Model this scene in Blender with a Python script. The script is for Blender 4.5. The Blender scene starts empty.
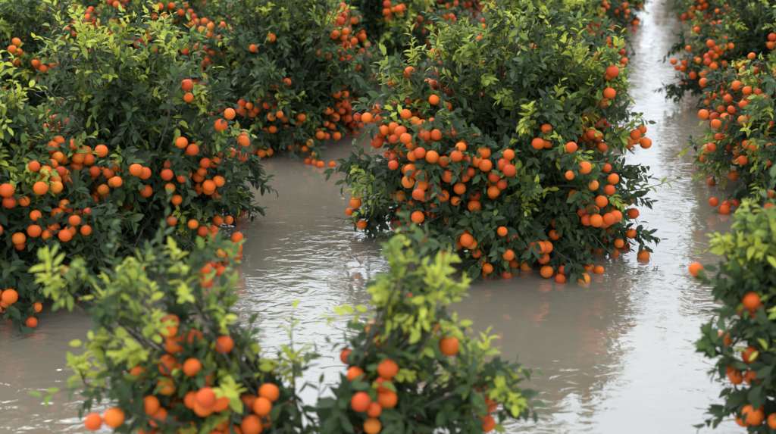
import bpy, math, numpy as np
from mathutils import Vector
scene=bpy.context.scene
scene.view_settings.view_transform='Standard'
try: scene.view_settings.look='None'
except Exception: pass
scene.view_settings.exposure=0
UP=np.array([0,0,1.0])

# ------------------------------------------------------------ materials
def newmat(name):
    m=bpy.data.materials.new(name); m.use_nodes=True
    nt=m.node_tree; nt.nodes.clear()
    out=nt.nodes.new('ShaderNodeOutputMaterial')
    return m,nt,out
def ramp(nt,stops):
    r=nt.nodes.new('ShaderNodeValToRGB'); e=r.color_ramp.elements
    while len(e)<len(stops): e.new(0.5)
    for i,(p,c) in enumerate(stops):
        e[i].position=p; e[i].color=(*c,1)
    return r
def leaf_mat():
    m,nt,out=newmat('citrus_leaf')
    at=nt.nodes.new('ShaderNodeAttribute'); at.attribute_name='tint'
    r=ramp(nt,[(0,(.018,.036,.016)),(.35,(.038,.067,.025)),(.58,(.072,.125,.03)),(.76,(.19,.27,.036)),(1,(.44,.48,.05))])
    nt.links.new(at.outputs['Fac'],r.inputs[0])
    geo=nt.nodes.new('ShaderNodeNewGeometry')
    mx=nt.nodes.new('ShaderNodeMixRGB'); mx.blend_type='MIX'
    pale=nt.nodes.new('ShaderNodeMixRGB'); pale.inputs[0].default_value=.25; pale.inputs[2].default_value=(.13,.17,.08,1)
    nt.links.new(r.outputs[0],pale.inputs[1])
    nt.links.new(geo.outputs['Backfacing'],mx.inputs[0]); nt.links.new(r.outputs[0],mx.inputs[1]); nt.links.new(pale.outputs[0],mx.inputs[2])
    p=nt.nodes.new('ShaderNodeBsdfPrincipled'); p.inputs['Roughness'].default_value=.45
    p.inputs['Specular IOR Level'].default_value=.3
    nt.links.new(mx.outputs[0],p.inputs['Base Color'])
    t=nt.nodes.new('ShaderNodeBsdfTranslucent')
    hs=nt.nodes.new('ShaderNodeHueSaturation'); hs.inputs['Hue'].default_value=.48; hs.inputs['Value'].default_value=1.6
    nt.links.new(r.outputs[0],hs.inputs['Color']); nt.links.new(hs.outputs[0],t.inputs[0])
    ms=nt.nodes.new('ShaderNodeMixShader'); ms.inputs[0].default_value=.34
    nt.links.new(p.outputs[0],ms.inputs[1]); nt.links.new(t.outputs[0],ms.inputs[2]); nt.links.new(ms.outputs[0],out.inputs[0])
    return m
def bark_mat():
    m,nt,out=newmat('citrus_bark')
    tc=nt.nodes.new('ShaderNodeTexCoord'); n=nt.nodes.new('ShaderNodeTexNoise'); n.inputs['Scale'].default_value=30
    nt.links.new(tc.outputs['Object'],n.inputs['Vector'])
    r=ramp(nt,[(.3,(.035,.028,.018)),(.7,(.10,.085,.055))]); nt.links.new(n.outputs[0],r.inputs[0])
    p=nt.nodes.new('ShaderNodeBsdfPrincipled'); p.inputs['Roughness'].default_value=.85
    nt.links.new(r.outputs[0],p.inputs['Base Color']); nt.links.new(p.outputs[0],out.inputs[0]); return m
def twig_mat():
    m,nt,out=newmat('green_twig')
    p=nt.nodes.new('ShaderNodeBsdfPrincipled'); p.inputs['Roughness'].default_value=.6
    tc=nt.nodes.new('ShaderNodeTexCoord'); n=nt.nodes.new('ShaderNodeTexNoise'); n.inputs['Scale'].default_value=8
    nt.links.new(tc.outputs['Object'],n.inputs['Vector'])
    r=ramp(nt,[(.3,(.04,.06,.02)),(.7,(.09,.1,.03))]); nt.links.new(n.outputs[0],r.inputs[0])
    nt.links.new(r.outputs[0],p.inputs['Base Color']); nt.links.new(p.outputs[0],out.inputs[0]); return m
def fruit_mat():
    m,nt,out=newmat('orange_peel')
    at=nt.nodes.new('ShaderNodeAttribute'); at.attribute_name='tint'
    r=ramp(nt,[(0,(.52,.06,.007)),(.45,(.70,.112,.006)),(.9,(.76,.155,.009)),(1,(.72,.23,.02))])
    nt.links.new(at.outputs['Fac'],r.inputs[0])
    tc=nt.nodes.new('ShaderNodeTexCoord')
    n2=nt.nodes.new('ShaderNodeTexNoise'); n2.inputs['Scale'].default_value=9
    nt.links.new(tc.outputs['Object'],n2.inputs['Vector'])
    mr=nt.nodes.new('ShaderNodeMapRange'); mr.inputs[1].default_value=.3; mr.inputs[2].default_value=.7; mr.inputs[3].default_value=.75; mr.inputs[4].default_value=1.05
    nt.links.new(n2.outputs[0],mr.inputs[0])
    mu=nt.nodes.new('ShaderNodeMixRGB'); mu.blend_type='MULTIPLY'; mu.inputs[0].default_value=1
    nt.links.new(r.outputs[0],mu.inputs[1]); nt.links.new(mr.outputs[0],mu.inputs[2])
    n=nt.nodes.new('ShaderNodeTexNoise'); n.inputs['Scale'].default_value=160
    nt.links.new(tc.outputs['Object'],n.inputs['Vector'])
    b=nt.nodes.new('ShaderNodeBump'); b.inputs['Strength'].default_value=.25; b.inputs['Distance'].default_value=.003
    nt.links.new(n.outputs[0],b.inputs['Height'])
    p=nt.nodes.new('ShaderNodeBsdfPrincipled'); p.inputs['Roughness'].default_value=.42
    p.inputs['Specular IOR Level'].default_value=.25
    nt.links.new(mu.outputs[0],p.inputs['Base Color']); nt.links.new(b.outputs[0],p.inputs['Normal'])
    nt.links.new(p.outputs[0],out.inputs[0]); return m
LEAF,BARK,TWIG,FRUIT=leaf_mat(),bark_mat(),twig_mat(),fruit_mat()

# ------------------------------------------------------------ mesh helpers
def mesh_np(name,V,F,mat,tint=None,smooth=True,mats=None,midx=None):
    k=F.shape[1]; me=bpy.data.meshes.new(name)
    me.vertices.add(len(V)); me.vertices.foreach_set('co',V.astype(np.float32).ravel())
    me.loops.add(F.size); me.loops.foreach_set('vertex_index',F.astype(np.int32).ravel())
    me.polygons.add(len(F)); me.polygons.foreach_set('loop_start',(np.arange(len(F))*k).astype(np.int32))
    for mm in (mats or [mat]): me.materials.append(mm)
    if midx is not None: me.polygons.foreach_set('material_index',midx.astype(np.int32))
    me.polygons.foreach_set('use_smooth',np.full(len(F),smooth))
    if tint is not None:
        a=me.attributes.new('tint','FLOAT','POINT'); a.data.foreach_set('value',tint.astype(np.float32))
    me.update(calc_edges=True); me.validate(); return me
def norm(a): return a/np.maximum(np.linalg.norm(a,axis=-1,keepdims=True),1e-9)

class Tubes:
    def __init__(s): s.V=[];s.F=[];s.n=0;s.m=[]
    def add(s,P,R,k,mi):
        P=np.asarray(P);T=norm(np.gradient(P,axis=0))
        ref=np.array([.31,.95,.05]) if abs(T[0][2])>.7 else UP
        A=norm(np.cross(T,ref));B=np.cross(T,A)
        an=np.arange(k)*2*math.pi/k
        V=P[:,None,:]+np.asarray(R)[:,None,None]*(np.cos(an)[None,:,None]*A[:,None,:]+np.sin(an)[None,:,None]*B[:,None,:])
        n=len(P); i=np.arange(n-1)[:,None]*k; j=np.arange(k)[None,:]; j2=(j+1)%k
        F=np.stack([i+j,i+j2,i+k+j2,i+k+j],-1).reshape(-1,4)+s.n
        s.V.append(V.reshape(-1,3));s.F.append(F);s.n+=n*k;s.m.append(np.full(len(F),mi))

LT=np.array([[0,0,0],[.28,.19,.06],[.28,0,0],[.28,-.19,.06],[.66,.18,.03],[.66,0,-.04],[.66,-.18,.03],[1,0,-.13]])
LF=np.array([[0,2,1],[0,3,2],[1,2,4],[2,5,4],[2,3,5],[3,6,5],[4,5,7],[5,6,7]])
def leaves_mesh(name,P,L,N,S,T,rng):
    L=norm(L);W=norm(np.cross(N,L));N=np.cross(L,W)
    n=len(P); wj=rng.uniform(.85,1.35,(n,1)); curl=rng.uniform(-.5,2.2,(n,1))
    V=P[:,None,:]+S[:,None,None]*(LT[None,:,0,None]*L[:,None,:]+(LT[None,:,1]*wj)[:,:,None]*W[:,None,:]+(LT[None,:,2]*curl)[:,:,None]*N[:,None,:])
    F=(LF[None]+ (np.arange(n)*8)[:,None,None]).reshape(-1,3)
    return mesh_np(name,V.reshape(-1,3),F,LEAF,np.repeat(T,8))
def sphere_tpl(nu=16,nv=10):
    V=[[0,0,.93]];F=[]
    for i in range(1,nv):
        a=math.pi*i/nv
        for j in range(nu):
            b=2*math.pi*j/nu; z=math.cos(a)*.93
            if i==1: z-=.04
            V.append([math.sin(a)*math.cos(b),math.sin(a)*math.sin(b),z])
    V[0][2]=.86; V.append([0,0,-.93]); 
    for j in range(nu): F.append([0,1+j,1+(j+1)%nu])
    for i in range(nv-2):
        for j in range(nu):
            a=1+i*nu+j;b=1+i*nu+(j+1)%nu; F.append([a,a+nu,b+nu]);F.append([a,b+nu,b])
    e=len(V)-1;o=1+(nv-2)*nu
    for j in range(nu): F.append([o+j,e,o+(j+1)%nu])
    return np.array(V),np.array(F)
SV,SF=sphere_tpl()
def fruit_mesh(name,P,R,T,rng):
    n=len(P); ax=norm(rng.normal(0,.35,(n,3))+UP); u=norm(np.cross(ax,[.3,1,.1]));w=np.cross(ax,u)
    V=P[:,None,:]+R[:,None,None]*(SV[None,:,0,None]*u[:,None,:]+SV[None,:,1,None]*w[:,None,:]+SV[None,:,2,None]*ax[:,None,:])
    F=(SF[None]+(np.arange(n)*len(SV))[:,None,None]).reshape(-1,3)
    return mesh_np(name,V.reshape(-1,3),F,FRUIT,np.repeat(T,len(SV)))

# ------------------------------------------------------------ the tree
def grow(seed,lobes,H,nfruit,shoots,leaf=.122,twpb=11,fz=(.03,.85),bright=0.0,newgrowth=1.0,fq=.45,ftop=1.2,fout=.045,sspan=.5):
    """lobes: (x,y,z,rx,ry,rz,nbranch). returns (wood,foliage,fruit) meshes"""
    rng=np.random.default_rng(seed); tb=Tubes()
    LP=[];LD=[];LN=[];LS=[];LTn=[];ends=[]
    fork=np.array([rng.normal(0,.03),rng.normal(0,.03),.28])
    tb.add([[0,0,-.4],[.01,0,-.05],[0,.01,.12],fork],[.065,.055,.05,.05],8,0)
    def twig(p,d,ln,nl,tint,lsz,fruit=True):
        d=norm(d); t=np.linspace(0,1,5)[:,None]
        bend=rng.normal(0,.22,3); bend[2]-=.18
        pts=p+d*ln*t+bend*ln*t**2
        tb.add(pts,np.linspace(.0055,.0022,5),3,1)
        tt=np.linspace(.12,1,nl)
        q=p+d*ln*tt[:,None]+bend*ln*(tt**2)[:,None]
        dd=norm(d+2*bend*tt[:,None])
        a=norm(np.cross(d,rng.normal(0,1,3)));b=np.cross(d,a)
        ph=np.arange(nl)*2.4+rng.uniform(0,6.28)+rng.normal(0,.4,nl)
        rad=np.cos(ph)[:,None]*a+np.sin(ph)[:,None]*b
        sp=(1.15-.6*tt)[:,None]
        ld=norm(dd*.75+rad*sp+rng.normal(0,.2,(nl,3))-UP*rng.uniform(-.1,.45,(nl,1)))
        nn=UP*.8+dd*.5+rng.normal(0,.38,(nl,3))
        LP.append(q);LD.append(ld);LN.append(nn);LS.append(lsz*rng.uniform(.65,1.2,nl)*(1.05-.3*tt))
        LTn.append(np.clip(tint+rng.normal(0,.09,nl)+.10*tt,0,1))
        if fruit: ends.append(pts[3])
    ccen=np.array([np.mean([l[0] for l in lobes]),np.mean([l[1] for l in lobes]),H*.45])
    for (x,y,z,rx,ry,rz,nb) in lobes:
        c=np.array([x,y,z])
        clumpt=rng.normal(0,.06)
        for i in range(nb):
            u=norm(rng.normal(0,1,3)); u[2]=u[2]*.9+.05
            f=rng.uniform(.35,1.0)**.55*rng.uniform(.85,1.15)
            tip=c+u*np.array([rx,ry,rz])*f
            tip[2]=max(tip[2],.07+rng.uniform(0,.12))
            mid=(fork+tip)/2+rng.normal(0,.07,3); mid[2]+=.12*(1 if tip[2]<.9 else -.3)
            t=np.linspace(0,1,8)[:,None]
            B=(1-t)**2*fork+2*t*(1-t)*mid+t**2*tip
            tb.add(B,np.linspace(.018,.005,8)*rng.uniform(.7,1.3),5,0)
            od=norm(tip-ccen)
            nt=int(twpb*rng.uniform(.6,1.35))
            bt=rng.normal(0,.07)+clumpt
            hb=np.clip(tip[2]/H,0,1.1)
            flush=rng.random()<(.12+newgrowth*max(0,hb-.36))   # this branch is flushing new growth
            for k in range(nt):
                s=1-sspan*rng.random()**1.5
                p=(1-s)**2*fork+2*s*(1-s)*mid+s*s*tip
                d=od*rng.uniform(.3,1)+rng.normal(0,.55,3)+UP*rng.uniform(-.1,.6)*(1 if p[2]>.5 else -.2)
                hz=np.clip(p[2]/H,0,1.1)
                newg=(s>.7) and rng.random()<(.8 if flush else .05+.25*max(0,hz-.4))
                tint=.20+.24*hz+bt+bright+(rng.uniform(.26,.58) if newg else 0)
                ln=rng.uniform(.14,.34)
                twig(p,d,ln,int(rng.integers(8,14)),tint,leaf*(.85 if newg else 1))
    for (x,y,z,sx,sy,n,lmin,lmax) in shoots:
        for i in range(n):
            p=np.array([x+rng.normal(0,sx),y+rng.normal(0,sy),z+rng.uniform(-.25,.1)])
            d=np.array([rng.normal(0,.3),rng.normal(0,.28),1.])
            ln=rng.uniform(lmin,lmax)
            tint=rng.choice([.45,.68,.9],p=[.2,.35,.45])
            tb.add([fork+(p-fork)*.3,fork+(p-fork)*.7+rng.normal(0,.03,3),p],[.010,.008,.006],4,0)
            twig(p,d,ln,int(ln*40),tint,leaf*.8,False)
            for k in range(2): twig(p+d*ln*.1*k,d*.6+rng.normal(0,.5,3),ln*.6,8,tint,leaf*.8,False)
            for k in range(2): twig(fork+(p-fork)*rng.uniform(.6,.95),d*.5+rng.normal(0,.6,3),.2,8,.4,leaf*.9,False)
    V=np.concatenate(tb.V);F=np.concatenate(tb.F);M=np.concatenate(tb.m)
    wood=mesh_np('wood',V,F,None,mats=[BARK,TWIG],midx=M)
    P=np.concatenate(LP);D=np.concatenate(LD);N=np.concatenate(LN);S=np.concatenate(LS);T=np.concatenate(LTn)
    keep=(P[:,2]+np.minimum(D[:,2],0)*S>.012)
    P,D,N,S,T=P[keep],D[keep],N[keep],S[keep],T[keep]
    # fruit: hanging from outer twigs, in uneven heavy clusters
    E=np.array(ends); rad=np.hypot((E[:,0]-ccen[0]),(E[:,1]-ccen[1]))
    ph=rng.uniform(0,6.28,3)
    dens=np.sin(3.6*E[:,0]+ph[0])+np.sin(3.6*E[:,1]+ph[1])+np.sin(5*E[:,2]+ph[2])
    pr=np.clip(.55+.45*dens,.12,1.6)
    ok=np.where((E[:,2]>fz[0]*H)&(E[:,2]<fz[1]*H)&(rad>np.quantile(rad,fq))&(rad<np.quantile(rad,.98)))[0]
    w=pr[ok]/pr[ok].sum()
    FP=[];tries=0
    while len(FP)<nfruit and tries<9000:
        tries+=1
        e=E[rng.choice(ok,p=w)]
        hz=e[2]/H
        if rng.random()<max(0,(hz-.45))*ftop: continue
        o=norm((e-ccen)*np.array([1,1,.4]))
        for k in range(rng.choice([1,2,3,4,5,6,8],p=[.2,.22,.2,.15,.1,.08,.05])):
            q=e+o*fout+rng.normal(0,.065,3)+np.array([0,0,-.05])
            if q[2]<.02: q[2]=rng.uniform(.01,.03)
            if all(np.linalg.norm(q-v)>.09 for v in FP): FP.append(q)
    FP=np.array(FP); n=len(FP)
    # leaves do not grow through the fruit
    d2=np.full(len(P),9.0); C=P+norm(D)*S[:,None]*.5
    for f in FP: d2=np.minimum(d2,((C-f)**2).sum(1))
    k=d2>.047**2
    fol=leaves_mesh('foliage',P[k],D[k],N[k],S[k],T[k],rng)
    fr=fruit_mesh('oranges',FP,.037+.023*rng.beta(2.2,1.6,n),rng.random(n),rng)
    return wood,fol,fr
def place(meshes,loc,rot=0,sc=1.0):
    e=bpy.data.objects.new('orange_tree',None); scene.collection.objects.link(e)
    e.empty_display_size=.3
    e.location=(loc[0],loc[1],0); e.rotation_euler=(0,0,rot); e.scale=(sc,sc,sc)
    for nm,me in zip(('trunk_and_branches','foliage','oranges'),meshes):
        o=bpy.data.objects.new(nm,me); scene.collection.objects.link(o); o.parent=e
    return e

def auto_lobes(seed,R,H,n=8,nb=9):
    rng=np.random.default_rng(seed+99); L=[(0,0,H*.42,R*.72,R*.72,H*.34,nb*2)]
    for i in range(n):
        a=2*math.pi*i/n+rng.normal(0,.25); r=R*rng.uniform(.5,.68); z=H*rng.uniform(.28,.6)
        L.append((r*math.cos(a),r*math.sin(a),z,R*rng.uniform(.34,.5),R*rng.uniform(.34,.5),H*rng.uniform(.2,.32),nb))
    for i in range(6):   # low skirt
        a=2*math.pi*i/6+rng.normal(0,.3); r=R*rng.uniform(.6,.72)
        L.append((r*math.cos(a),r*math.sin(a),H*.15,R*.36,R*.36,H*.12,6))
    for i in range(3):
        a=rng.uniform(0,6.28);r=R*rng.uniform(.1,.4)
        L.append((r*math.cos(a),r*math.sin(a),H*rng.uniform(.68,.78),R*.32,R*.32,H*.18,nb-1))
    return L

# centre tree
hero=grow(12,[(0,-.1,.95,1.0,.95,.75,32),(-.95,-.25,.85,.5,.5,.5,14),(-.35,-.85,.75,.55,.45,.55,17),(.4,-.8,.75,.55,.45,.55,18),
              (.9,-.1,.95,.45,.5,.6,14),(-.6,.1,1.5,.5,.5,.45,12),(.1,0,1.75,.5,.45,.4,13),(.65,.1,1.55,.45,.5,.45,14),(.1,-.55,1.3,.6,.4,.45,13),
              (-.7,.6,.9,.5,.5,.6,8),(.4,.8,.9,.5,.5,.6,8),
              (-.65,-.75,.35,.4,.35,.25,8),(-.05,-1.0,.28,.4,.35,.25,9),(.5,-.95,.28,.4,.3,.25,9),(.9,-.5,.35,.35,.4,.28,9),(-1.0,0,.4,.35,.4,.3,6),(.95,.3,.4,.35,.4,.3,5)],2.25,430,
          [(-.35,0,1.85,.2,.15,9,.25,.45),(.3,0,1.95,.24,.15,10,.25,.45),(.8,-.1,1.65,.18,.15,16,.2,.42),(1.0,-.1,1.3,.1,.15,4,.15,.3)],fq=.4,ftop=1.1,fz=(.03,.75))
place(hero,(1.02,9.75))
# near tree with two upright halves
near=grow(23,[(-.70,0,.8,.45,.5,.45,16),(.68,0,.75,.5,.45,.40,16),(0,-.05,.55,.98,.55,.38,30),(-.65,0,1.2,.3,.3,.28,5),(.6,0,1.22,.2,.22,.3,4)],
          1.8,170,[(-.75,0,1.40,.26,.12,12,.25,.48),(.60,0,1.4,.13,.12,10,.25,.5),(.95,0,1.0,.12,.1,5,.2,.35),(-.2,0,.9,.15,.1,3,.2,.35),(-1.15,0,1.0,.12,.1,4,.2,.3)],twpb=7.5,fz=(.2,.66),bright=.04,newgrowth=.8,fq=.15,fout=.045,sspan=.7)
place(near,(-.46,5.25))
rf=grow(37,[(0,0,.8,.7,.7,.6,26),(-.35,-.2,.65,.4,.4,.45,13),(-.4,.1,1.2,.35,.4,.3,10),(.2,0,1.4,.4,.4,.3,9)],1.75,125,
        [(-.4,0,1.4,.25,.12,10,.2,.4)],fz=(.1,.75),twpb=9.5,fq=.3,fout=.03)
place(rf,(2.63,5.85))
lc=grow(41,auto_lobes(41,1.12,2.15),2.15,270,[(0,0,1.8,.3,.3,20,.2,.42)])
place(lc,(-2.3,9.5))
ld=grow(53,auto_lobes(53,1.1,1.9),1.9,240,[(-.3,0,1.6,.3,.3,18,.2,.4)])
place(ld,(-3.25,8.5))
g=[]
for i,s in enumerate((61,72,83)):
    R=1.4;H=2.2
    g.append(grow(s,auto_lobes(s,R,H),H,330,[(0,0,1.85,.45,.45,32,.2,.42)],newgrowth=1.15,ftop=.9))
rng=np.random.default_rng(5)
place(g[0],(4.4,10.7),.4)
place(g[1],(-1.4,13.1),1.9,.95)
def row(off,ys):
    for y in ys:
        x=.57+.222*y+off+rng.normal(0,.1)
        place(g[rng.integers(0,3)],(x,y+rng.normal(0,.15)),rng.uniform(0,6.28),rng.uniform(.92,1.06))
row(-1.78,[14.1,18.0,21.9,25.8,29.7])
row(1.55,[14.6,18.5,22.4,26.3,30.2])
row(-4.8,[17.0,20.9,24.8,28.7])
row(-7.9,[12.6,16.5,20.4,24.3,28.2])
row(-11.0,[16.5,20.4,24.3])
row(-14.1,[22.5,26.4])
row(4.6,[8.5,20.8,24.7])

# ------------------------------------------------------------ water and ground
def sheet(name,z,mat,half=400):
    me=bpy.data.meshes.new(name); me.from_pydata([(-half,-half,z),(half,-half,z),(half,half,z),(-half,half,z)],[],[(0,1,2,3)])
    me.materials.append(mat); o=bpy.data.objects.new(name,me); scene.collection.objects.link(o); return o
m,nt,out=newmat('wet_mud')
p=nt.nodes.new('ShaderNodeBsdfPrincipled'); tc=nt.nodes.new('ShaderNodeTexCoord'); n=nt.nodes.new('ShaderNodeTexNoise'); n.inputs['Scale'].default_value=2
nt.links.new(tc.outputs['Object'],n.inputs['Vector']); r=ramp(nt,[(.3,(.1,.07,.045)),(.7,(.18,.13,.08))]); nt.links.new(n.outputs[0],r.inputs[0])
nt.links.new(r.outputs[0],p.inputs['Base Color']); nt.links.new(p.outputs[0],out.inputs[0])
sheet('ground',-.45,m)
m,nt,out=newmat('muddy_flood_water')
tc=nt.nodes.new('ShaderNodeTexCoord')
n=nt.nodes.new('ShaderNodeTexNoise'); n.inputs['Scale'].default_value=.6; n.inputs['Detail'].default_value=4
nt.links.new(tc.outputs['Object'],n.inputs['Vector'])
r=ramp(nt,[(.3,(.15,.130,.094)),(.7,(.20,.173,.125))]); nt.links.new(n.outputs[0],r.inputs[0])
p=nt.nodes.new('ShaderNodeBsdfPrincipled'); p.inputs['Roughness'].default_value=.03; p.inputs['IOR'].default_value=3.0
nt.links.new(r.outputs[0],p.inputs['Base Color'])
mp=nt.nodes.new('ShaderNodeMapping'); mp.inputs['Rotation'].default_value=(0,0,math.radians(15)); mp.inputs['Scale'].default_value=(1,1.8,1)
nt.links.new(tc.outputs['Object'],mp.inputs[0])
n1=nt.nodes.new('ShaderNodeTexNoise'); n1.inputs['Scale'].default_value=5.5; n1.inputs['Detail'].default_value=2.5; n1.inputs['Distortion'].default_value=.8
nt.links.new(mp.outputs[0],n1.inputs['Vector'])
n2=nt.nodes.new('ShaderNodeTexNoise'); n2.inputs['Scale'].default_value=1.5; n2.inputs['Detail'].default_value=2
nt.links.new(mp.outputs[0],n2.inputs['Vector'])
n3=nt.nodes.new('ShaderNodeTexNoise'); n3.inputs['Scale'].default_value=.5
nt.links.new(tc.outputs['Object'],n3.inputs['Vector'])
mr=nt.nodes.new('ShaderNodeMapRange'); mr.inputs[1].default_value=.4; mr.inputs[2].default_value=.6; mr.inputs[3].default_value=.2; mr.inputs[4].default_value=1
nt.links.new(n3.outputs[0],mr.inputs[0])
b1=nt.nodes.new('ShaderNodeBump'); b1.inputs['Distance'].default_value=.014
nt.links.new(mr.outputs[0],b1.inputs['Strength']); nt.links.new(n1.outputs[0],b1.inputs['Height'])
b2=nt.nodes.new('ShaderNodeBump'); b2.inputs['Distance'].default_value=.025; b2.inputs['Strength'].default_value=.5
nt.links.new(n2.outputs[0],b2.inputs['Height']); nt.links.new(b1.outputs[0],b2.inputs['Normal'])
nt.links.new(b2.outputs[0],p.inputs['Normal']); nt.links.new(p.outputs[0],out.inputs[0])
sheet('water',0,m)

# ------------------------------------------------------------ light
w=bpy.data.worlds.new('World'); scene.world=w; w.use_nodes=True
nt=w.node_tree; bg=nt.nodes['Background']
sky=nt.nodes.new('ShaderNodeTexSky'); sky.sky_type='NISHITA'; sky.sun_disc=False
EL,AZ=55,-35
sky.sun_elevation=math.radians(EL); sky.sun_rotation=math.radians(AZ); sky.dust_density=4; sky.air_density=1
mx=nt.nodes.new('ShaderNodeMixRGB'); mx.inputs[0].default_value=.82; mx.inputs[2].default_value=(14.2,15.4,16.8,1)   # cloud layer
nt.links.new(sky.outputs[0],mx.inputs[1]); nt.links.new(mx.outputs[0],bg.inputs[0]); bg.inputs[1].default_value=.15
sl=bpy.data.lights.new('sun','SUN'); sl.energy=.9; sl.angle=math.radians(35); sl.color=(1,.98,.95)
so=bpy.data.objects.new('sun',sl); scene.collection.objects.link(so)
el,az=math.radians(EL),math.radians(AZ)
d=Vector((math.sin(az)*math.cos(el),math.cos(az)*math.cos(el),math.sin(el)))
so.rotation_euler=(-d).to_track_quat('-Z','Y').to_euler()

cam=bpy.data.cameras.new('camera'); co=bpy.data.objects.new('camera',cam); scene.collection.objects.link(co)
co.location=(0,0,3.7); co.rotation_euler=(math.radians(70),0,0)
cam.lens=50; cam.sensor_width=36; cam.clip_end=2000
cam.dof.use_dof=True; cam.dof.focus_distance=10.0; cam.dof.aperture_fstop=1.1
scene.camera=co
